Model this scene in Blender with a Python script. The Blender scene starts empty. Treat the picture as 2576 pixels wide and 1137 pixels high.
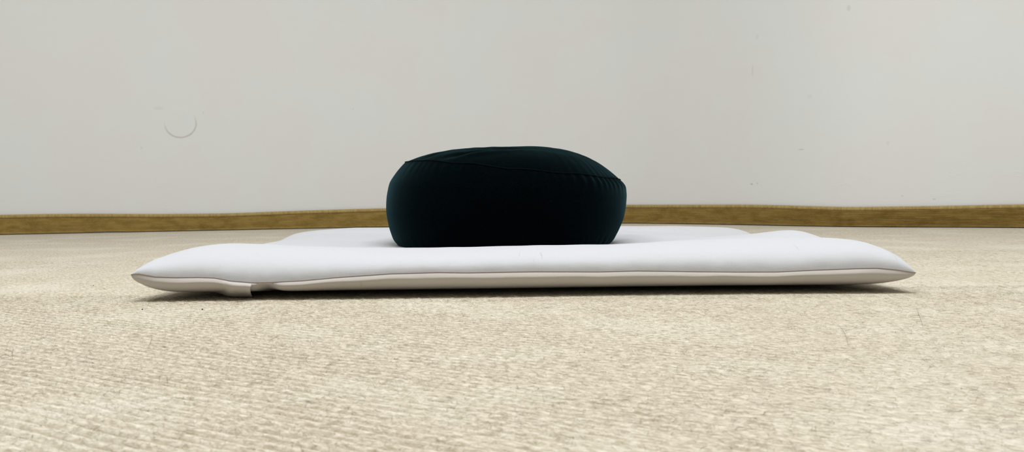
import bpy, bmesh, math, random
import numpy as np
from mathutils import Vector, Matrix, noise

random.seed(7)
rng = np.random.default_rng(7)
scene = bpy.context.scene
COL = scene.collection

# ------------------------------------------------------------------ camera
F = 2436.0                      # focal length in pixels of the 2576 wide frame
CAM_H = 0.115
R = Matrix.Rotation(math.radians(90 - 2.104), 3, 'X') @ Matrix.Rotation(-0.0115, 3, 'Z')
cam_data = bpy.data.cameras.new('camera')
cam_data.sensor_width = 36.0
cam_data.lens = 36.0 * F / 2576.0
cam_data.clip_start = 0.02
cam_data.dof.use_dof = True
cam_data.dof.focus_distance = 1.40
cam_data.dof.aperture_fstop = 25.0
cam = bpy.data.objects.new('camera', cam_data)
cam.matrix_world = Matrix.Translation((0, 0, CAM_H)) @ R.to_4x4()
COL.objects.link(cam)
scene.camera = cam


def ray(px, py):
    return R @ Vector(((px - 1288.0) / F, -(py - 568.5) / F, -1.0))


def at_depth(px, py, Y):
    """measured photo point lying at distance Y from the camera"""
    d = ray(px, py)
    return Vector((0, 0, CAM_H)) + d * (Y / d.y)


def on_floor(px, py, z=0.0):
    d = ray(px, py)
    return Vector((0, 0, CAM_H)) + d * ((z - CAM_H) / d.z)


# ------------------------------------------------------------------ helpers
def link_mesh(name, verts, faces, mat=None, parent=None, smooth=True):
    me = bpy.data.meshes.new(name)
    me.from_pydata([tuple(v) for v in verts], [], faces)
    me.update()
    if smooth:
        me.polygons.foreach_set('use_smooth', [True] * len(me.polygons))
    ob = bpy.data.objects.new(name, me)
    COL.objects.link(ob)
    if mat:
        me.materials.append(mat)
    if parent:
        ob.parent = parent
        ob.matrix_parent_inverse = parent.matrix_world.inverted()
    return ob


def fix_normals(ob):
    bm = bmesh.new()
    bm.from_mesh(ob.data)
    bmesh.ops.recalc_face_normals(bm, faces=bm.faces)
    bm.to_mesh(ob.data)
    bm.free()


def empty(name, loc):
    o = bpy.data.objects.new(name, None)
    o.location = loc
    o.empty_display_size = 0.05
    COL.objects.link(o)
    o.matrix_world = Matrix.Translation(loc)
    return o


def tag(o, label=None, cat=None, group=None, kind=None):
    if label:
        o['label'] = label
    if cat:
        o['category'] = cat
    if group:
        o['group'] = group
    if kind:
        o['kind'] = kind
    return o


def grid_faces(n, m, closed=False):
    """n rows of m points"""
    f = []
    for i in range(n - 1):
        for j in range(m if closed else m - 1):
            k = (j + 1) % m
            f.append((i * m + j, i * m + k, (i + 1) * m + k, (i + 1) * m + j))
    return f


def tube(points, r, sides=8, closed=False):
    pts = [Vector(p) for p in points]
    n = len(pts)
    V = []
    for i, p in enumerate(pts):
        a = pts[(i - 1) % n] if closed else pts[max(i - 1, 0)]
        b = pts[(i + 1) % n] if closed else pts[min(i + 1, n - 1)]
        t = (b - a).normalized()
        up = Vector((0, 0, 1)) if abs(t.z) < .9 else Vector((1, 0, 0))
        s = t.cross(up).normalized()
        u = s.cross(t)
        rr = r[i] if isinstance(r, (list, tuple)) else r
        for k in range(sides):
            an = 2 * math.pi * k / sides
            V.append(p + (s * math.cos(an) + u * math.sin(an)) * rr)
    faces = []
    for i in range(n if closed else n - 1):
        i2 = (i + 1) % n
        for k in range(sides):
            k2 = (k + 1) % sides
            faces.append((i * sides + k, i * sides + k2, i2 * sides + k2, i2 * sides + k))
    if not closed:
        faces.append(tuple(range(sides))[::-1])
        faces.append(tuple((n - 1) * sides + k for k in range(sides)))
    return V, faces


def interp(x, xs, ys):
    return float(np.interp(x, xs, ys))


def smooth_curve(xs, ys, smooth):
    """resampled, gaussian-smoothed interpolation of a measured polyline"""
    g = np.linspace(xs[0], xs[-1], 600)
    v = np.interp(g, xs, ys)
    step = g[1] - g[0]
    k = max(1, int(3 * smooth / step))
    w = np.exp(-0.5 * (np.arange(-k, k + 1) * step / smooth) ** 2)
    w /= w.sum()
    lo = 2 * v[0] - v[1:k + 1][::-1]
    hi = 2 * v[-1] - v[-k - 1:-1][::-1]
    s = np.convolve(np.concatenate([lo, v, hi]), w, mode='valid')
    return g, s


# ------------------------------------------------------------------ material helpers
class NT:
    def __init__(self, name):
        self.m = bpy.data.materials.new(name)
        self.m.use_nodes = True
        self.t = self.m.node_tree
        self.n = self.t.nodes
        self.bsdf = self.n['Principled BSDF']
        self.geo = self.n.new('ShaderNodeTexCoord')

    def add(self, kind, **kw):
        nd = self.n.new(kind)
        for k, v in kw.items():
            setattr(nd, k, v)
        return nd

    def link(self, a, b):
        self.t.links.new(a, b)

    def val(self, sock, v):
        if isinstance(v, bpy.types.NodeSocket):
            self.link(v, sock)
        else:
            sock.default_value = v

    def math(self, op, a, b=0.0, c=None, clamp=False):
        nd = self.add('ShaderNodeMath', operation=op, use_clamp=clamp)
        self.val(nd.inputs[0], a)
        self.val(nd.inputs[1], b)
        if c is not None:
            self.val(nd.inputs[2], c)
        return nd.outputs[0]

    def sstep(self, x, lo, hi, a=0.0, b=1.0):
        nd = self.add('ShaderNodeMapRange', interpolation_type='SMOOTHSTEP')
        self.val(nd.inputs['Value'], x)
        nd.inputs['From Min'].default_value = lo
        nd.inputs['From Max'].default_value = hi
        nd.inputs['To Min'].default_value = a
        nd.inputs['To Max'].default_value = b
        return nd.outputs['Result']

    def mapping(self, scale=(1, 1, 1), rot=(0, 0, 0), loc=(0, 0, 0), src=None):
        nd = self.add('ShaderNodeMapping')
        nd.inputs['Scale'].default_value = scale
        nd.inputs['Rotation'].default_value = rot
        nd.inputs['Location'].default_value = loc
        self.link(src or self.geo.outputs['Object'], nd.inputs['Vector'])
        return nd.outputs['Vector']

    def along(self, rot, scale):
        return self.mapping(scale=scale, src=self.mapping(rot=(0, 0, rot)))

    def noise(self, vec, scale, detail=2.0, rough=0.5):
        nd = self.add('ShaderNodeTexNoise')
        nd.inputs['Scale'].default_value = scale
        nd.inputs['Detail'].default_value = detail
        nd.inputs['Roughness'].default_value = rough
        self.link(vec, nd.inputs['Vector'])
        return nd.outputs['Fac']

    def mix(self, fac, a, b):
        nd = self.add('ShaderNodeMix', data_type='RGBA')
        self.val(nd.inputs[0], fac)
        for s, v in ((nd.inputs[6], a), (nd.inputs[7], b)):
            if isinstance(v, bpy.types.NodeSocket):
                self.link(v, s)
            else:
                s.default_value = (v[0], v[1], v[2], 1.0)
        return nd.outputs[2]

    def bump(self, height, strength=0.5, dist=0.001, normal=None):
        nd = self.add('ShaderNodeBump')
        nd.inputs['Strength'].default_value = strength
        nd.inputs['Distance'].default_value = dist
        self.link(height, nd.inputs['Height'])
        if normal is not None:
            self.link(normal, nd.inputs['Normal'])
        return nd.outputs['Normal']

    def finish(self, color, rough=0.9, normal=None, spec=0.2, sheen=0.0, sheen_tint=None, sheen_rough=0.5):
        b = self.bsdf
        self.val(b.inputs['Base Color'], color if isinstance(color, bpy.types.NodeSocket) else (*color, 1.0))
        self.val(b.inputs['Roughness'], rough)
        b.inputs['Specular IOR Level'].default_value = spec
        b.inputs['Sheen Weight'].default_value = sheen
        b.inputs['Sheen Roughness'].default_value = sheen_rough
        if sheen_tint:
            b.inputs['Sheen Tint'].default_value = (*sheen_tint, 1.0)
        if normal is not None:
            self.link(normal, b.inputs['Normal'])
        return self.m


RIB = math.radians(34.0)        # the carpet's ribs run off the line of the wall

# carpet -----------------------------------------------------------
m = NT('wool_carpet')
v_rib = m.mapping(rot=(0, 0, RIB))                      # x along the ribs, y across
sep = m.add('ShaderNodeSeparateXYZ')
m.link(v_rib, sep.inputs[0])
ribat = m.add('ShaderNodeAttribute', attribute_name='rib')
groove_shade = ribat.outputs['Fac']
patch = m.noise(m.mapping(scale=(1, 1, 1), loc=(3.1, 1.7, 0)), 3.2, 2.0)
sepw = m.add('ShaderNodeSeparateXYZ')
m.link(m.geo.outputs['Object'], sepw.inputs[0])
fine = m.noise(m.along(RIB, (150, 480, 300)), 1.0, 3.0, 0.6)
fib = m.noise(m.along(RIB + .9, (200, 620, 300)), 1.0, 2.0, 0.6)
mid = m.noise(m.along(RIB, (45, 110, 60)), 1.0, 3.0, 0.6)
big = m.noise(m.mapping(), 7.0, 2.0)
col = m.mix(m.sstep(fine, 0.34, 0.66), (0.445, 0.39, 0.295), (0.725, 0.665, 0.565))
col = m.mix(m.math('MULTIPLY', m.sstep(fib, 0.60, 0.74), 0.6), col, (0.36, 0.305, 0.215))
col = m.mix(m.math('MULTIPLY', m.sstep(mid, 0.55, 0.75), 0.5), col, (0.50, 0.435, 0.33))
col = m.mix(m.math('MULTIPLY', groove_shade, 0.95), col, (0.36, 0.305, 0.215))  # shade deep between the ribs, painted into the carpet colour
col = m.mix(m.math('MULTIPLY', m.sstep(big, 0.45, 0.7), 0.25), col, (0.80, 0.77, 0.69))
hgt = m.math('ADD', m.math('MULTIPLY', fine, 0.9), m.math('MULTIPLY', mid, 0.6))
nrm = m.bump(hgt, 0.55, 0.0012)
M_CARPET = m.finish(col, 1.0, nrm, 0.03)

# loose pile fibres: colour carried by a per-fibre tint
m = NT('wool_fibre')
at = m.add('ShaderNodeAttribute', attribute_name='tint')
ramp = m.add('ShaderNodeValToRGB')
cr = ramp.color_ramp
cr.elements[0].position = 0.0
cr.elements[0].color = (0.11, 0.085, 0.04, 1)
cr.elements[1].position = 1.0
cr.elements[1].color = (0.79, 0.74, 0.635, 1)
e = cr.elements.new(0.22); e.color = (0.34, 0.28, 0.17, 1)
e = cr.elements.new(0.36); e.color = (0.53, 0.475, 0.36, 1)
e = cr.elements.new(0.6); e.color = (0.69, 0.64, 0.535, 1)
m.link(at.outputs['Fac'], ramp.inputs['Fac'])
M_FIBRE = m.finish(ramp.outputs['Color'], 0.9, None, 0.08)

# baseboard carpet strip -------------------------------------------
m = NT('ochre_carpet_strip')
n1 = m.noise(m.mapping(scale=(22, 22, 60)), 1.0, 3.0, 0.6)
n2 = m.noise(m.mapping(scale=(260, 260, 900)), 1.0, 2.0)
col = m.mix(m.sstep(n1, 0.35, 0.7), (0.345, 0.232, 0.072), (0.235, 0.155, 0.040))
col = m.mix(m.math('MULTIPLY', m.sstep(n2, 0.5, 0.7), 0.4), col, (0.43, 0.32, 0.115))
M_STRIP = m.finish(col, 0.95, m.bump(n2, 0.4, 0.0008), 0.08)

m = NT('ochre_edge_binding')
n1 = m.noise(m.mapping(scale=(160, 160, 30)), 1.0, 3.0, 0.6)
col = m.mix(m.sstep(n1, 0.35, 0.68), (0.47, 0.35, 0.15), (0.37, 0.265, 0.105))
M_BIND = m.finish(col, 0.9, m.bump(n1, 0.3, 0.0008), 0.1)

# white linen ------------------------------------------------------
def linen(name, base, slub, thread=True):
    m = NT(name)
    w1 = m.noise(m.mapping(scale=(420, 60, 60)), 1.0, 2.0)       # threads running front to back
    w2 = m.noise(m.mapping(scale=(60, 420, 420)), 1.0, 2.0)
    grain = m.noise(m.mapping(), 900.0, 2.0)
    weave = m.math('ADD', m.math('MULTIPLY', w1, 0.6), m.math('ADD', m.math('MULTIPLY', w2, 0.5), m.math('MULTIPLY', grain, 0.5)))
    sl = m.noise(m.mapping(scale=(320, 22, 36)), 1.0, 2.0)
    slp = m.noise(m.mapping(), 16.0, 2.0)
    spot = m.math('MULTIPLY', m.sstep(sl, 0.66, 0.76), m.sstep(slp, 0.48, 0.62))
    col = m.mix(m.math('MULTIPLY', spot, 0.5), base, slub)
    col = m.mix(m.math('MULTIPLY', m.sstep(grain, 0.5, 0.75), 0.12), col, slub)
    wr = m.noise(m.mapping(scale=(26, 40, 40)), 1.0, 2.0)
    nb = m.bump(wr, 0.28, 0.004)
    nb = m.bump(weave, 0.22, 0.0006, nb)
    return m.finish(col, 0.9, nb, 0.12, 0.12, (1, 1, 1))


M_LINEN = linen('white_linen', (0.568, 0.576, 0.608), (0.40, 0.39, 0.38))
M_LINEN_SHADED = linen('shaded_white_linen', (0.52, 0.485, 0.455), (0.35, 0.34, 0.30))  # white linen again, underside shade and warm carpet bounce mixed into the colour
m = NT('seam_thread')
M_SEAM = m.finish((0.30, 0.255, 0.245), 0.9, None, 0.05)

# black cotton -----------------------------------------------------
m = NT('black_cotton')
g1 = m.noise(m.mapping(), 700.0, 3.0, 0.7)
g2 = m.noise(m.mapping(scale=(60, 60, 60)), 1.0, 3.0)
col = m.mix(m.sstep(g1, 0.3, 0.7), (0.0004, 0.0009, 0.0011), (0.0012, 0.0028, 0.0034))
M_BLACK = m.finish(col, 0.85, m.bump(g1, 0.35, 0.0008), 0.0, 0.155, (0.32, 0.70, 0.82), 0.36)
m = NT('black_thread')
M_BTHREAD = m.finish((0.002, 0.004, 0.005), 0.8, None, 0.05)

# crumbs and stray hairs
m = NT('dark_grit')
M_GRIT = m.finish((0.018, 0.012, 0.006), 0.8, None, 0.2)
m = NT('brown_hair')
M_HAIR = m.finish((0.13, 0.095, 0.05), 0.6, None, 0.3)

# ------------------------------------------------------------------ wall line
# distance of the wall along the photo's width (the wall bends gently behind the round cushion)
_wx = [-900, 0, 815, 1300, 1540, 1800, 1954, 2132, 2350, 2576, 3000]
_wr = [104.0, 97.0, 89.8, 86.4, 85.2, 91.5, 96.5, 101.8, 105.5, 109.0, 116.0]
WG, WREL = smooth_curve(_wx, _wr, 70.0)


def wall_depth(px):
    return F * CAM_H / interp(px, WG, WREL)


def wall_xy(px):
    Y = wall_depth(px)
    hy = 479.0 - (px - 1288) * 0.0115
    p = at_depth(px, hy, Y)
    return Vector((p.x, Y, 0))


PXS = list(np.linspace(-900, 3000, 391))
PATH = [wall_xy(px) for px in PXS]
PN = []
for i in range(len(PATH)):
    t = (PATH[min(i + 1, len(PATH) - 1)] - PATH[max(i - 1, 0)]).normalized()
    PN.append(Vector((t.y, -t.x, 0)))           # towards the room
ROOM_L, ROOM_R = PATH[0].x, PATH[-1].x
CEIL = 2.5
BACK = -2.6

# wall material ----------------------------------------------------
m = NT('white_plaster')
sp = m.add('ShaderNodeSeparateXYZ')
m.link(m.geo.outputs['Object'], sp.inputs[0])
X, Z = sp.outputs['X'], sp.outputs['Z']
g1 = m.noise(m.mapping(), 260.0, 3.0, 0.6)
g2 = m.noise(m.mapping(), 4.0, 3.0)
g3 = m.noise(m.mapping(scale=(1, 1, 1.6)), 28.0, 4.0, 0.6)
col = m.mix(m.sstep(g2, 0.35, 0.65), (0.825, 0.85, 0.865), (0.83, 0.83, 0.83))
# ring left by an old filled hole
pc = at_depth(453, 309, wall_depth(453))
dx = m.math('SUBTRACT', X, pc.x)
dz = m.math('SUBTRACT', Z, pc.z)
rr = m.math('SQRT', m.math('ADD', m.math('MULTIPLY', dx, dx), m.math('MULTIPLY', dz, dz)))
rw = m.math('ADD', rr, m.math('MULTIPLY', m.math('SUBTRACT', g3, 0.5), 0.006))
band = m.math('MULTIPLY', m.sstep(rw, 0.0415, 0.0450), m.sstep(rw, 0.0450, 0.0500, 1.0, 0.0))
ang = m.sstep(m.math('ADD', dz, m.math('MULTIPLY', dx, -0.28)), -0.030, 0.026, 1.0, 0.0)
ring = m.math('MULTIPLY', band, ang)
col = m.mix(m.math('MULTIPLY', ring, 0.62), col, (0.50, 0.49, 0.46))
disc = m.sstep(rw, 0.040, 0.046, 1.0, 0.0)
# knocks and smudges
marks = [(398, 272, .016, .006, .35, (.62, .60, .62)), (1893, 178, .0025, .020, .35, (.52, .51, .48)),
         (2015, 376, .008, .002, .6, (.45, .44, .42)), (1891, 463, .003, .003, .7, (.42, .39, .33)),
         (1905, 461, .002, .003, .6, (.45, .42, .36)), (2135, 20, .005, .009, .5, (.58, .57, .53)),
         (355, 372, .004, .005, .3, (.55, .54, .5)), (511, 284, .002, .006, .35, (.5, .5, .48)),
         (888, 274, .003, .003, .4, (.55, .54, .5)), (2350, 501, .004, .002, .6, (.5, .49, .46)),
         (2233, 360, .004, .006, .3, (.6, .6, .58)), (2270, 493, .004, .002, .5, (.55, .54, .5)),
         (1904, 92, .004, .009, .3, (.58, .57, .53)), (2038, 242, .007, .006, .2, (.58, .57, .53))]
for (mx, my, sx, sz, st, c) in marks:
    p = at_depth(mx, my, wall_depth(mx))
    a = m.math('DIVIDE', m.math('SUBTRACT', X, p.x), sx)
    b = m.math('DIVIDE', m.math('SUBTRACT', Z, p.z), sz)
    q = m.math('ADD', m.math('MULTIPLY', a, a), m.math('MULTIPLY', b, b))
    q = m.math('ADD', q, m.math('MULTIPLY', m.math('SUBTRACT', g3, 0.5), 1.6))
    col = m.mix(m.math('MULTIPLY', m.sstep(q, 0.2, 1.3, 1.0, 0.0), st * 0.7), col, c)
# scuffed plaster low down on the right
scuf = m.noise(m.mapping(scale=(9, 9, 26)), 1.0, 5.0, 0.65)
low = m.sstep(Z, 0.10, 0.24, 1.0, 0.0)
hgt = m.math('ADD', m.math('MULTIPLY', g1, 0.05), m.math('MULTIPLY', g3, 0.25))
hgt = m.math('ADD', hgt, m.math('MULTIPLY', m.math('MULTIPLY', m.sstep(scuf, 0.58, 0.66), low), 0.35))
hgt = m.math('ADD', hgt, m.math('MULTIPLY', disc, 0.6))
M_WALL = m.finish(col, 0.85, m.bump(hgt, 0.30, 0.0022), 0.15)
m = NT('plain_plaster')
M_PLAIN = m.finish((0.80, 0.79, 0.76), 0.9, None, 0.1)
m = NT('ceiling_paint')
M_CEIL = m.finish((0.84, 0.83, 0.80), 0.9, None, 0.1)

# ------------------------------------------------------------------ room shell
V = []
for z in (0.0, 0.4, 0.9, 1.6, CEIL):
    V += [(p.x, p.y, z) for p in PATH]
w = link_mesh('wall_back', V, grid_faces(5, len(PATH)), M_WALL)
tag(w, kind='structure')
L0, R0 = PATH[0], PATH[-1]


def quad(name, pts, mat):
    return tag(link_mesh(name, pts, [(0, 1, 2, 3)], mat, smooth=False), kind='structure')


quad('wall_left', [(L0.x, L0.y, 0), (L0.x, BACK, 0), (L0.x, BACK, CEIL), (L0.x, L0.y, CEIL)], M_PLAIN)
quad('wall_right', [(R0.x, BACK, 0), (R0.x, R0.y, 0), (R0.x, R0.y, CEIL), (R0.x, BACK, CEIL)], M_PLAIN)
quad('wall_front', [(L0.x, BACK, 0), (R0.x, BACK, 0), (R0.x, BACK, CEIL), (L0.x, BACK, CEIL)], M_PLAIN)
quad('ceiling', [(L0.x, BACK, CEIL), (R0.x, BACK, CEIL), (R0.x, 3.5, CEIL), (L0.x, 3.5, CEIL)], M_CEIL)

def wobble(x, y):
    return (np.sin(x * 37 + 3 * np.sin(y * 19)) + np.sin(x * 71 + y * 43 + 1.3) * 0.6 + np.sin(y * 61 - x * 23 + 0.4) * 0.7)


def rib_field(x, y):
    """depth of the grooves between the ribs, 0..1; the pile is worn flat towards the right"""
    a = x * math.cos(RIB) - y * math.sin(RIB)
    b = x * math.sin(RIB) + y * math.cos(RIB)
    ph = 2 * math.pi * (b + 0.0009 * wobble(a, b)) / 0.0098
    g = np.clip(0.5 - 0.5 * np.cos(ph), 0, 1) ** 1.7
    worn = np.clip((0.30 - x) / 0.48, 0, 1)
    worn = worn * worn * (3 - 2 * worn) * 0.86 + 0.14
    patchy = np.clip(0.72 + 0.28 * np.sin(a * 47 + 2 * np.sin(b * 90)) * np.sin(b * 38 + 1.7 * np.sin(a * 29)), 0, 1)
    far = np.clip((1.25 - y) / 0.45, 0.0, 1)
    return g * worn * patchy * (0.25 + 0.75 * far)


gx = np.concatenate([[L0.x], np.linspace(-1.2, -0.80, 9), np.arange(-0.78, 0.7801, 0.0018), np.linspace(0.80, 1.2, 9), [R0.x]])
gy = np.concatenate([[BACK], np.linspace(-0.5, 0.24, 8), np.arange(0.26, 1.4001, 0.0018), np.linspace(1.42, 2.0, 9), [3.5]])
GX, GY = np.meshgrid(gx, gy)
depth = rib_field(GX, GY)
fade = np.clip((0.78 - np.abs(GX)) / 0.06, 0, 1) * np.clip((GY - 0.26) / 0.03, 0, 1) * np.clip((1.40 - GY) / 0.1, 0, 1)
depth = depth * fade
fco = np.stack([GX, GY, -0.0026 * depth], -1).reshape(-1, 3).astype(np.float32)
ny_, nx_ = GX.shape
ii = (np.arange(ny_ - 1)[:, None] * nx_ + np.arange(nx_ - 1)[None, :]).ravel()
fq = np.stack([ii, ii + 1, ii + nx_ + 1, ii + nx_], 1).astype(np.int32)


def bulk_mesh(name, co, quads, mat):
    me = bpy.data.meshes.new(name)
    me.vertices.add(len(co))
    me.vertices.foreach_set('co', np.ascontiguousarray(co, dtype=np.float32).ravel())
    me.loops.add(quads.size)
    me.loops.foreach_set('vertex_index', np.ascontiguousarray(quads, dtype=np.int32).ravel())
    me.polygons.add(len(quads))
    me.polygons.foreach_set('loop_start', np.arange(0, quads.size, 4, dtype=np.int32))
    me.polygons.foreach_set('use_smooth', np.ones(len(quads), dtype=bool))
    me.update(calc_edges=True)
    me.materials.append(mat)
    ob = bpy.data.objects.new(name, me)
    COL.objects.link(ob)
    return ob


def float_attr(ob, name, values):
    ob.data.attributes.new(name, 'FLOAT', 'POINT').data.foreach_set('value', np.ascontiguousarray(values, dtype=np.float32).ravel())


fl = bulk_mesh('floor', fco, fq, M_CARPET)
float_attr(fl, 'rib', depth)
tag(fl, kind='structure')

# ------------------------------------------------------------------ baseboard: a ribbed carpet strip with a rolled edge
_tx = [-900, 0, 97, 194, 291, 388, 485, 582, 660, 737, 850, 963, 1270, 1576, 1760, 1870, 1954, 2040, 2132, 2240, 2349, 2460, 2576, 3000]
_ty = [556, 541, 539.3, 538, 538.4, 539, 538.3, 537, 534, 531, 527.6, 524.6, 518.4, 515.5, 515.2, 515.0, 516.2, 519, 521.4, 520.2, 518.7, 516.6, 514.3, 509]
TG, TY = smooth_curve(_tx, _ty, 26.0)
_bx = [-900, 0, 97, 180, 272, 349, 543, 660, 815, 1000, 1600, 1797, 1954, 2132, 2309, 2440, 2576, 3000]
_by = [603, 589.5, 592, 588, 582.2, 584.5, 583, 580, 575, 571, 561.5, 564, 568.5, 571.5, 573.5, 573.2, 572.9, 572]
BG, BY = smooth_curve(_bx, _by, 22.0)
NR = 12
strip, bind = [], []
prof_n = NR * 6 + 1
for i, (p, n, px) in enumerate(zip(PATH, PN, PXS)):
    Y = p.y - 0.010
    zt = at_depth(px, interp(px, TG, TY), Y).z
    zb = max(0.0024, at_depth(px, interp(px, BG, BY), Y).z + 0.0012)
    lip = 0.0105
    zr = zt - lip
    amp = 0.0017 * (0.30 + 0.65 * min(1.0, max(0.0, (px - 1500) / 700.0)))
    amp *= 0.65 + 0.7 * (0.5 + 0.5 * noise.noise(Vector((px * 0.006, 3.3, 0))))
    lean = 0.004 * noise.noise(Vector((px * 0.004, 9.1, 0)))
    for k in range(prof_n):
        s = k / (prof_n - 1)
        z = zb + (zr - zb) * s
        a = amp * (0.6 + 0.8 * (0.5 + 0.5 * noise.noise(Vector((px * 0.02, s * 14.0, 1.0)))))
        d = 0.0075 + a * (abs(math.sin(s * NR * math.pi)) ** 0.7) * 2 + 0.0015 * math.sin(s * math.pi) + lean * (1 - s)
        d += 0.0030 * max(0.0, 1 - s * 9)
        q = p + n * d
        strip.append((q.x, q.y, z))
    for k in range(9):
        an = -0.62 * math.pi + 1.5 * math.pi * k / 8 * 0.82
        d = 0.0065 + 0.0052 * math.cos(an)
        z = zr + lip * 0.5 + lip * 0.56 * math.sin(an)
        q = p + n * d
        bind.append((q.x, q.y, z))
bb = link_mesh('baseboard_back', strip, grid_faces(len(PATH), prof_n), M_STRIP)
tag(bb, kind='structure')
ed = link_mesh('edge_binding', bind, grid_faces(len(PATH), 9), M_BIND, bb)
ed['label'] = 'lighter ochre rolled binding along the top of the strip'

# ------------------------------------------------------------------ white floor mat
MX0, MX1 = -0.4075, 0.4265
MYF, MYB = 1.030, 1.800
_sx = [325, 345, 390, 440, 500, 540, 580, 635, 680, 760, 850, 980, 1100, 1170, 1280, 1350, 1500, 1600, 1750, 1850, 1950, 2050, 2150, 2200, 2250, 2297]
_sy = [692, 689, 697, 699, 698.5, 700, 707.5, 712, 711, 707, 698.5, 689.5, 686, 687, 685, 684, 684.5, 682, 684, 685, 684.6, 680, 676.3, 675.2, 679.5, 687]


def edge_front(u):
    """front seam: a slack line, bowed in a little between its corners"""
    return MYF + 0.012 * math.sin(math.pi * u) ** 0.7 + 0.0025 * math.sin(9 * u + 1)


_su, _sz = [], []
for a, b in zip(_sx, _sy):
    u = 0.5
    for _ in range(4):
        P = at_depth(a, b, edge_front(u))
        u = min(1, max(0, (P.x - MX0) / (MX1 - MX0)))
    _su.append(u)
    _sz.append(P.z)


def seam_front(u):
    return interp(u, _su, _sz)


def xl(v):
    return MX0 + 0.009 * math.sin(math.pi * v) ** 0.7 + .003 * math.sin(11 * v)


def xr(v):
    return MX1 - 0.009 * math.sin(math.pi * v) ** 0.7 + .003 * math.sin(10 * v + 2)


def edge_back(u):
    return MYB - 0.012 * math.sin(math.pi * u) ** 0.7


def seam_z(u, v):
    zf = seam_front(u)
    zside = 0.027 + 0.003 * math.sin(7 * v + (0 if u < .5 else 2))
    k = math.exp(-(v / 0.10) ** 2)
    return zf * k + zside * (1 - k)


# heights of the stuffing, read along the crests and hollows
HP = [(-.39, 1.07, .0580), (-.365, 1.10, .0550), (-.325, 1.12, .0590), (-.28, 1.12, .0540), (-.22, 1.12, .0530), (-.17, 1.12, .0505),
      (-.10, 1.12, .0505), (-.03, 1.12, .0515), (.03, 1.12, .0515), (.09, 1.12, .0515), (.14, 1.12, .0530), (.20, 1.12, .0550),
      (.26, 1.12, .0565), (.32, 1.12, .0575), (.37, 1.11, .0570), (.40, 1.07, .0590),
      (-.36, 1.20, .0475), (-.36, 1.28, .0430), (-.36, 1.36, .0400), (-.36, 1.48, .0420), (-.37, 1.60, .0430), (-.35, 1.70, .0475),
      (.385, 1.17, .0540), (.385, 1.24, .0560), (.385, 1.31, .0730), (.345, 1.31, .0500), (.345, 1.38, .0430), (.385, 1.38, .0470), (.38, 1.46, .0360), (.38, 1.55, .0360), (.36, 1.64, .0385), (.35, 1.72, .0450),
      (-.28, 1.20, .0480), (-.22, 1.20, .0440), (-.17, 1.20, .0405), (-.10, 1.21, .0405), (-.03, 1.21, .0405), (.03, 1.21, .0405), (.09, 1.21, .0405), (.15, 1.20, .0420), (.22, 1.20, .0470), (.30, 1.20, .0510),
      (-.29, 1.30, .0450), (-.29, 1.42, .0430), (-.28, 1.55, .0460), (-.22, 1.30, .0415), (-.22, 1.42, .0405), (-.22, 1.55, .0440),
      (.30, 1.30, .0500), (.30, 1.42, .0405), (.30, 1.55, .0405), (.22, 1.30, .0430), (.22, 1.42, .0410), (.22, 1.55, .0430),
      (-.28, 1.70, .0520), (-.2, 1.71, .0510), (-.1, 1.71, .0500), (0, 1.71, .0490), (.1, 1.71, .0495), (.2, 1.71, .0500), (.28, 1.71, .0490),
      (-.12, 1.61, .0440), (0, 1.61, .0440), (.12, 1.61, .0440),
      (-.12, 1.30, .0375), (-.04, 1.28, .0370), (.04, 1.28, .0370), (.12, 1.30, .0375), (0, 1.36, .0350), (-.09, 1.4, .0350), (.09, 1.4, .0350), (0, 1.44, .0350), (0, 1.52, .0370),
      (-.1, 1.5, .037), (.1, 1.5, .037), (-.17, 1.38, .0385), (.16, 1.38, .0385)]
HPX = np.array([h[0] for h in HP]); HPY = np.array([h[1] for h in HP]); HPZ = np.array([h[2] for h in HP])


def stuffing(x, y):
    w = np.exp(-((HPX - x) ** 2 + (HPY - y) ** 2) / (2 * 0.036 ** 2)) + 1e-9
    return float((w * HPZ).sum() / w.sum())


def quarter(t, p):
    t = min(1.0, max(0.0, t))
    return (1 - (1 - t) ** p) ** (1 / p)


def mat_point(u, v):
    y0, y1 = edge_front(u), edge_back(u)
    y = y0 + (y1 - y0) * v
    x0, x1 = xl(v), xr(v)
    x = x0 + (x1 - x0) * u
    return x, y, min(x - x0, x1 - x), min(y - y0, y1 - y)


def mat_top(u, v):
    x, y, dx, dy = mat_point(u, v)
    t = (quarter(dx / 0.075, 1.9) * quarter(dy / 0.085, 1.95)) ** 0.68
    zs = seam_z(u, v)
    z = zs + (stuffing(x, y) - zs) * t
    c = noise.noise(Vector((x * 9, y * 13, 0.3))) * 0.0016 + noise.noise(Vector((x * 30, y * 22, 4.3))) * 0.0005
    # little puckers running in from the stitching
    pk = noise.noise(Vector((x * 70, y * 6, 7))) * 0.0009 * math.exp(-dy / 0.03) + noise.noise(Vector((x * 6, y * 60, 2))) * 0.0009 * math.exp(-dx / 0.03)
    zafu = math.exp(-(((x + .008) ** 2 + (y - 1.40) ** 2) / .19 ** 2) ** 4)
    z += (c * (1 - zafu) + pk) * min(1, t * 3)
    return Vector((x, y, z))


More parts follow.
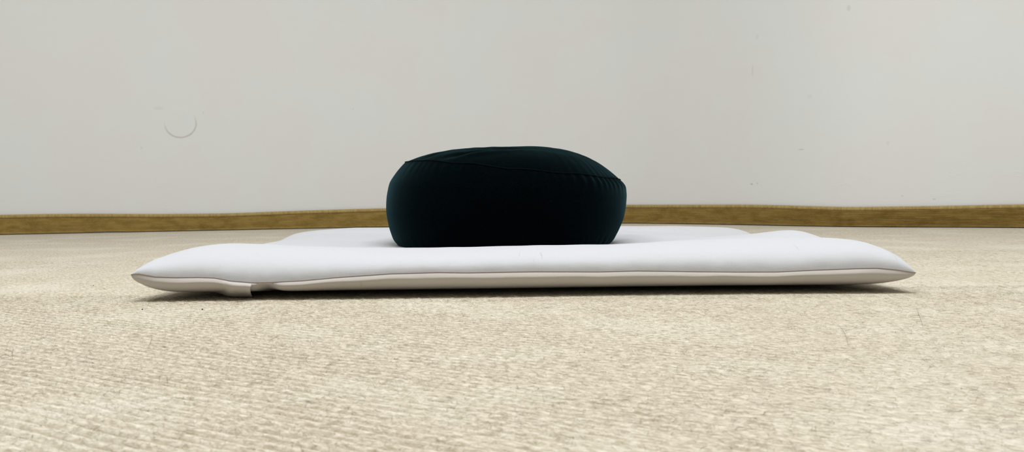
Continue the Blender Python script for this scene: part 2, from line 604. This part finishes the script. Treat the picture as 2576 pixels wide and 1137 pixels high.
def mat_bottom(u, v):
    x, y, dx, dy = mat_point(u, v)
    t = (quarter(dx / 0.045, 1.9) * quarter(dy / 0.058, 1.95)) ** 0.54
    zs = seam_z(u, v)
    c = noise.noise(Vector((x * 24, 8.1, z_seed))) * 0.0012 * min(1, t * 4) * (1 - t)
    # the underside lifts a little off the carpet before it settles
    zf = 0.0022 + 0.0034 * (1 - quarter((min(dx, dy) - 0.04) / 0.10, 1.6))
    z = zf + (zs - zf) * (1 - t) + c
    out = 0.0055 * min(1.0, t / 0.25) ** 0.6 * (1 - t) * min(1.0, max(dx, dy) / 0.06)
    dent = math.exp(-((x + 0.266) / 0.011) ** 2) * math.exp(-(dy / 0.05) ** 2)
    if dy <= dx:
        y += (-out + 0.010 * dent * min(1.0, t * 3)) * (1 if v < 0.5 else -1)
        z += 0.002 * dent * min(1.0, t * 2)
    else:
        x += -out if u < 0.5 else out
    return Vector((x, y, z))


z_seed = 2.2


def dense(n, k=2.2):
    s = np.linspace(-1, 1, n)
    w = np.sign(s) * (1 - (1 - np.abs(s)) ** k)
    return list((w + 1) / 2)


US, VS = dense(241, 1.7), dense(161, 2.0)
mat = empty('floor_mat', (0.01, 1.41, 0.0))
tag(mat, 'flat white linen floor mat under the black cushion on beige carpet', 'floor mat')
top = link_mesh('top_panel', [mat_top(u, v) for v in VS for u in US], grid_faces(len(VS), len(US)), M_LINEN, mat)
bot = link_mesh('bottom_panel', [mat_bottom(u, v) for v in VS for u in US], [f[::-1] for f in grid_faces(len(VS), len(US))], M_LINEN_SHADED, mat)
loop = []
NL = 200
ring_uv = [(i / NL, 0) for i in range(NL)] + [(1, i / NL) for i in range(NL)] + [(1 - i / NL, 1) for i in range(NL)] + [(0, 1 - i / NL) for i in range(NL)]
for (u, v) in ring_uv:
    x, y, _, _ = mat_point(u, v)
    loop.append(Vector((x, y, seam_z(u, v) + 0.0004)))
V, Fc = tube(loop, 0.00055, 6, True)
sm = link_mesh('seam', V, Fc, M_SEAM, mat)
sm['label'] = 'thin grey-brown stitched seam line'

# fabric flap over the opening in the underside, at the front left
rows, cols = 15, 40
V = []
ua, ub = None, None
for j in range(rows):
    t = j / (rows - 1)
    for i in range(cols):
        s = i / (cols - 1)
        px = 528 + (634.5 - 528) * s
        P = at_depth(px, interp(px, _sx, _sy), MYF + 0.006)
        u = (P.x - MX0) / (MX1 - MX0)
        zs = seam_front(u) - 0.0008
        ys = edge_front(u)
        # underside curve of the mat, and the hang of the flap standing off it
        tb = 1 - math.cos(t * math.pi / 2)
        body = Vector((P.x, ys + 0.088 * (1 - (1 - tb) ** 1.0) * 0.62, 0.0022 + (zs - 0.0022) * (1 - quarter(tb * 0.62, 1.9))))
        flap = Vector((P.x, ys - 0.0105 * math.sin(math.pi * min(1, t ** 0.6)) + 0.024 * t * t, zs * (1 - t ** 1.35) + 0.0014 * t))
        k = max(0.0, min(1.0, (s - 0.05) / 0.55))
        k = k * k * (3 - 2 * k)
        q = body.lerp(flap, k)
        q.x *= q.y / P.y
        q.y -= 0.0012 * k
        q.x -= 0.002 * math.sin(t * math.pi) * s
        q.y += 0.002 * noise.noise(Vector((s * 5, t * 3, 4)))
        V.append(q)
fp = link_mesh('closure_flap', V, grid_faces(rows, cols), M_LINEN_SHADED, mat)
so = fp.modifiers.new('cloth_thickness', 'SOLIDIFY')
so.thickness = 0.0011
so.offset = 0.0
fp['label'] = 'flap of fabric with an open cut right edge'

# ------------------------------------------------------------------ black round cushion
CX, CY = -0.008, 1.400
NT_ = 288


def periodic(th, keys):
    """smooth periodic interpolation of (degrees, value)"""
    d = math.degrees(th) % 360
    ks = sorted((a % 360, b) for a, b in keys)
    ks = [(ks[-1][0] - 360, ks[-1][1])] + ks + [(ks[0][0] + 360, ks[0][1])]
    for (a, va), (b, vb) in zip(ks, ks[1:]):
        if a <= d <= b:
            s = (d - a) / (b - a)
            s = s * s * (3 - 2 * s)
            return va + (vb - va) * s
    return ks[0][1]


# 0 = right, 90 = far side, 180 = left, 270 = near side
RIM_Z = [(0, .1275), (45, .140), (90, .150), (135, .156), (180, .1568), (225, .1562), (250, .151), (275, .1425), (300, .1365), (330, .1305)]
RIM_R = [(0, .1645), (90, .158), (180, .144), (225, .147), (270, .158), (315, .163)]
FOOT_R = [(0, .149), (90, .155), (180, .157), (270, .155)]
BELLY = [(0, .1725), (90, .171), (180, .1725), (270, .170)]


def inv_mat(x, y):
    v = (y - MYF) / (MYB - MYF)
    u = (x - MX0) / (MX1 - MX0)
    for _ in range(4):
        X0, Y0, _, _ = mat_point(u, v)
        u += (x - X0) / (MX1 - MX0)
        v += (y - Y0) / (MYB - MYF)
    return u, v


def mat_height(x, y):
    return mat_top(*inv_mat(x, y)).z


def gather(th, k):
    g = math.sin(th * 74 + 3.0 * noise.noise(Vector((math.cos(th) * 3, math.sin(th) * 3, k))) * 2)
    right = 0.30 + 0.75 * max(0.0, math.cos(th + 0.3)) ** 2
    am = 0.55 + 0.9 * (0.5 + 0.5 * noise.noise(Vector((math.cos(th) * 6, math.sin(th) * 6, k + 5))))
    return g * am * right


def band(th, s):
    rb, rm, rt = periodic(th, FOOT_R), periodic(th, BELLY), periodic(th, RIM_R)
    bx, by = CX + rb * math.cos(th), CY + rb * math.sin(th)
    zb = mat_height(bx, by) + 0.0008
    zt = periodic(th, RIM_Z)
    # belly: fast out from the foot, widest a little above the middle, rolled in at the rim
    ks = [0, .06, .2, .4, .58, .76, .9, 1]
    left = 0.5 - 0.5 * math.cos(th)
    ro = [0, .30, .62, .93, 1.0, .93 - .02 * left, .66 - .22 * left, 0]
    g = interp(s, ks, ro)
    r = (rb + (rt - rb) * s) + (rm - (rb + (rt - rb) * 0.58)) * g
    r += 0.0016 * gather(th, 1) * math.exp(-((1 - s) / 0.13) ** 2) * min(1, (1 - s) * 30 + .25)
    r += 0.0006 * gather(th, 2) * math.exp(-(s / 0.10) ** 2)
    r += 0.0015 * noise.noise(Vector((math.cos(th) * 2.2, math.sin(th) * 2.2, s * 2)))
    return Vector((CX + r * math.cos(th), CY + r * math.sin(th), zb + (zt - zb) * s))


TH = [2 * math.pi * i / NT_ for i in range(NT_)]
NS = 44
cush = empty('round_cushion', (CX, CY, 0.036))
tag(cush, 'plump black round sitting cushion on the white mat', 'cushion')
SS = [0.5 - 0.5 * math.cos(math.pi * k / (NS - 1)) for k in range(NS)]
raw = [[band(th, s) for th in TH] for s in SS]
# soften the profile's knees
for _ in range(3):
    new = [raw[0]]
    for a, b, c in zip(raw, raw[1:], raw[2:]):
        new.append([p.lerp((o + q) * 0.5, 0.45) for o, p, q in zip(a, b, c)])
    raw = new + [raw[-1]]
link_mesh('side_band', [p for row in raw for p in row], grid_faces(NS, NT_, True), M_BLACK, cush)
rim = raw[-1]
foot = raw[0]
APEX = Vector((CX + 0.006, CY + 0.005, 0.1775))
NTp = 46
V = []
for k in range(NTp):
    t = 1 - k / (NTp - 1)
    t = t ** 0.85
    for th, e in zip(TH, rim):
        t_ = max(t, 0.004)
        x = APEX.x + (e.x - APEX.x) * t_
        y = APEX.y + (e.y - APEX.y) * t_
        front = max(0.0, -math.sin(th))
        q = 2.9 + 2.2 * front
        z = APEX.z + (e.z - APEX.z) * t_ ** q - 0.0018 * min(1, (1 - t_) / 0.3)
        edge = min(1.0, (1 - t_) / 0.12)
        fx = x - CX
        # slack folds across the left of the top
        win = math.exp(-((fx + 0.045) / 0.055) ** 2)
        y1 = 1.288 + 0.12 * (fx + .03) + 0.9 * (fx + .03) ** 2
        z -= 0.0040 * math.exp(-((y - y1) / 0.006) ** 2) * win * edge
        z += 0.0026 * math.exp(-((y - y1 + 0.014) / 0.007) ** 2) * win * edge
        win2 = math.exp(-((fx + 0.10) / 0.028) ** 2)
        y2 = 1.318 + 0.45 * (fx + .10)
        z -= 0.0030 * math.exp(-((y - y2) / 0.007) ** 2) * win2 * edge
        win3 = math.exp(-((fx + 0.01) / 0.04) ** 2)
        z -= 0.0022 * math.exp(-((y - 1.300 + 0.1 * fx) / 0.006) ** 2) * win3 * edge
        z += (0.0007 * noise.noise(Vector((x * 16, y * 22, 1))) + 0.0006 * noise.noise(Vector((x * 60, y * 60, 3)))) * edge
        z += 0.0007 * gather(th, 3) * math.exp(-((1 - t_) / 0.07) ** 2) * edge
        V.append((x, y, z))
link_mesh('top_panel', V, grid_faces(NTp, NT_, True), M_BLACK, cush)
V = []
NB = 12
for k in range(NB):
    t = max(1 - k / (NB - 1), 0.004)
    for e in foot:
        x, y = CX + (e.x - CX) * t, CY + (e.y - CY) * t
        V.append((x, y, mat_height(x, y) + 0.0008))
link_mesh('bottom_panel', V, [f[::-1] for f in grid_faces(NB, NT_, True)], M_BLACK, cush)
V, Fc = tube([p + Vector((0.0004 * math.cos(th), 0.0004 * math.sin(th), 0.0003)) for p, th in zip(rim, TH)], 0.0006, 6, True)
link_mesh('rim_seam', V, Fc, M_BTHREAD, cush)

# ------------------------------------------------------------------ carpet pile: loose wool fibres standing out of the felted ribs
def fibres(n, y0, y1, power):
    t = rng.random(n)
    y = y0 + (y1 - y0) * t ** power
    half = 0.60 * y + 0.12
    x = (rng.random(n) * 2 - 1) * half
    return x, y


sets = [fibres(165000, 0.36, 1.10, 0.75), fibres(60000, 1.0, 1.7, 1.0), fibres(22000, 1.5, 2.5, 1.0)]
fx = np.concatenate([s[0] for s in sets])
fy = np.concatenate([s[1] for s in sets])
# extra fluff along the foot of the mat
n_e = 7000
fx = np.concatenate([fx, rng.uniform(-0.42, 0.44, n_e)])
fy = np.concatenate([fy, rng.uniform(1.0, 1.075, n_e)])
keep = ~((fx > -0.40) & (fx < 0.42) & (fy > 1.085) & (fy < 1.76))
wallx = np.array([p.x for p in PATH]); wally = np.array([p.y for p in PATH])
keep &= rng.random(len(fx)) > 0.75 * rib_field(fx, fy)
keep &= fy < np.interp(fx, wallx, wally) - 0.03
fx, fy = fx[keep], fy[keep]
n = len(fx)
ang = np.where(rng.random(n) < 0.6, -RIB + rng.normal(0, 0.45, n), rng.uniform(0, math.pi, n)) + math.pi * rng.integers(0, 2, n)
length = np.clip(rng.lognormal(math.log(0.0045), 0.5, n), 0.0015, 0.020)
curl = rng.normal(0, 0.9, n)
rise = np.abs(rng.normal(0, 0.0006, n)) + 0.00015
wild = rng.random(n) < 0.03
rise[wild] += rng.uniform(0.001, 0.0035, wild.sum())
width = rng.uniform(0.00005, 0.00011, n)
under = (fx > -0.42) & (fx < 0.44) & (fy > 1.02) & (fy < 1.80)
rise[under] = np.minimum(rise[under], 0.0016)
NP = 5
co = np.zeros((n, NP, 2, 3), np.float32)
px_, py_ = fx.copy(), fy.copy()
a = ang.copy()
roll = rng.uniform(-0.9, 0.9, n)
for k in range(NP):
    s = k / (NP - 1)
    h = rise * np.sin(np.pi * (0.12 + 0.76 * s)) * (1 + 0.3 * np.sin(7 * s + ang)) + 0.00012
    h = np.where(wild, rise * s ** 1.3 + 0.0001, h)
    wd = width * (1.0 - 0.55 * s)
    gdep = rib_field(px_, py_)
    ox, oy, oz = -np.sin(a) * np.cos(roll) * wd, np.cos(a) * np.cos(roll) * wd, np.sin(roll) * wd
    for side, sg in ((0, 1), (1, -1)):
        co[:, k, side, 0] = px_ + sg * ox
        co[:, k, side, 1] = py_ + sg * oy
        co[:, k, side, 2] = np.maximum(h + sg * oz, 0.00005) - 0.0022 * gdep
    px_ = px_ + np.cos(a) * length / (NP - 1)
    py_ = py_ + np.sin(a) * length / (NP - 1)
    a = a + curl / (NP - 1)
verts = co.reshape(-1, 3)
base = (np.arange(n) * NP * 2)[:, None]
quads = np.concatenate([np.stack([base[:, 0] + 2 * k, base[:, 0] + 2 * k + 1, base[:, 0] + 2 * k + 3, base[:, 0] + 2 * k + 2], 1)[:, None, :] for k in range(NP - 1)], 1).reshape(-1, 4)
clump = np.sin(fx * 31 + 4 * np.sin(fy * 23)) * np.sin(fy * 41 + 3 * np.sin(fx * 17)) + 0.6 * np.sin(fx * 83 + fy * 57)
dark = 0.42 + 0.17 * clump
tint = np.where(rng.random(n) < dark, rng.uniform(0.0, 0.36, n), rng.uniform(0.45, 1.0, n)).astype(np.float32)
pile = bulk_mesh('carpet_pile', verts, quads, M_FIBRE)
float_attr(pile, 'tint', np.repeat(tint, NP * 2))
pile.parent = fl
pile['kind'] = 'stuff'

# ------------------------------------------------------------------ stray hairs and crumbs on the carpet
def hair(pix, label, r=0.00014, lift=0.0008, kinked=False):
    pts = [on_floor(a, b, lift) for a, b in pix]
    dense_pts = []
    for i in range(len(pts) - 1):
        p0, p1, p2, p3 = pts[max(i - 1, 0)], pts[i], pts[i + 1], pts[min(i + 2, len(pts) - 1)]
        for k in range(6):
            t = k / 6
            if kinked:
                dense_pts.append(p1.lerp(p2, t))
                continue
            dense_pts.append(0.5 * ((2 * p1) + (p2 - p0) * t + (2 * p0 - 5 * p1 + 4 * p2 - p3) * t * t + (-p0 + 3 * p1 - 3 * p2 + p3) * t ** 3))
    dense_pts.append(pts[-1])
    nn = len(dense_pts)
    for i, p in enumerate(dense_pts):
        p.z = 0.0004 + lift * math.sin(math.pi * (i + 0.5) / nn)
    V, Fc = tube(dense_pts, [r * (1 - 0.5 * abs(2 * i / (nn - 1) - 1)) for i in range(nn)], 6)
    return tag(link_mesh('stray_hair', V, Fc, M_HAIR), label, 'hair', 'stray hairs on the carpet')


hair([(0, 895), (11, 893.6), (20, 895.5), (28, 899)], 'dark curved hair lying at the left edge of the carpet, nearest of three there')
hair([(12, 880.5), (18, 881), (25, 883), (31, 885.5)], 'short dark hair at the left edge, just beyond the longer curved one')
hair([(34, 876), (32, 884), (30.5, 893), (31, 900)], 'dark hair crossing two others at the left edge, pointing away from the viewer')
hair([(382.5, 842), (381, 854), (377, 866), (373, 873)], 'thin brown hair pointing away on the carpet before the mat\'s left corner')
hair([(401, 962), (402, 947), (420, 947), (421.5, 964)], 'brown hair kinked into an open square on the carpet at left', kinked=True)
hair([(226, 1094), (236, 1084), (247, 1076), (258, 1067)], 'straight brown hair slanting over the ribs in the near left foreground', 0.00012)
hair([(80, 997), (88, 993), (98, 990.5), (108, 989)], 'short brown hair lying on the ribs at far left foreground', 0.00012)
hair([(588, 870.5), (602, 868.5), (613, 865), (623, 859)], 'wavy brown hair on the carpet below the mat\'s fabric flap, left one of two')
hair([(666, 857), (683, 854.5), (692, 850), (701, 847)], 'wavy brown hair on the carpet below the mat\'s fabric flap, right one of two')
hair([(2306, 774), (2310, 788), (2316, 804), (2322, 822)], 'long thin hair on the carpet in front of the mat\'s right corner', 0.00011)
hair([(2103, 812), (2116, 826), (2128, 846), (2134, 870)], 'bent hair on the carpet before the mat\'s right end, left of the long one', 0.00011)


def crumb(px, py, r, label):
    c = on_floor(px, py, 0)
    bm = bmesh.new()
    bmesh.ops.create_icosphere(bm, subdivisions=2, radius=r)
    for v in bm.verts:
        k = 1 + 0.35 * noise.noise(v.co * (1.1 / r) + Vector((px, py, 0)))
        v.co *= k
        v.co.z *= 0.75
    me = bpy.data.meshes.new('crumb')
    bm.to_mesh(me)
    bm.free()
    me.materials.append(M_GRIT)
    o = bpy.data.objects.new('crumb', me)
    o.location = (c.x, c.y, r * 0.7)
    COL.objects.link(o)
    return tag(o, label, 'crumb', 'dark crumbs on the carpet')


crumb(509, 779.5, 0.0008, 'tiny black crumb on the carpet in front of the mat\'s fabric flap')
crumb(358, 779.5, 0.0008, 'tiny brown crumb on the carpet below the mat\'s left corner')
crumb(235, 719, 0.0007, 'tiny dark crumb on the carpet left of the mat\'s pointed corner')

# ------------------------------------------------------------------ light: ceiling lamps
def area(name, loc, rot, sx, sy, power, color):
    l = bpy.data.lights.new(name, 'AREA')
    l.shape = 'RECTANGLE'
    l.size, l.size_y = sx, sy
    l.energy = power
    l.color = color
    l.spread = math.radians(155)
    o = bpy.data.objects.new(name, l)
    o.location = loc
    o.rotation_euler = rot
    COL.objects.link(o)
    return o


area('ceiling_lamp', (0.30, 0.75, 2.46), (0, 0, 0), 1.8, 0.7, 41, (0.958, 0.985, 1.0))
area('ceiling_lamp.001', (-1.4, 0.6, 2.46), (0, 0, 0), 0.9, 0.7, 18, (0.958, 0.985, 1.0))

world = bpy.data.worlds.new('room_air')
world.use_nodes = True
world.node_tree.nodes['Background'].inputs[0].default_value = (0.9, 0.95, 1, 1)
world.node_tree.nodes['Background'].inputs[1].default_value = 0.05
scene.world = world

vs = scene.view_settings
vs.view_transform = 'Standard'
vs.look = 'None'
vs.gamma = 1.0
vs.use_curve_mapping = False
vs.exposure = 0.12
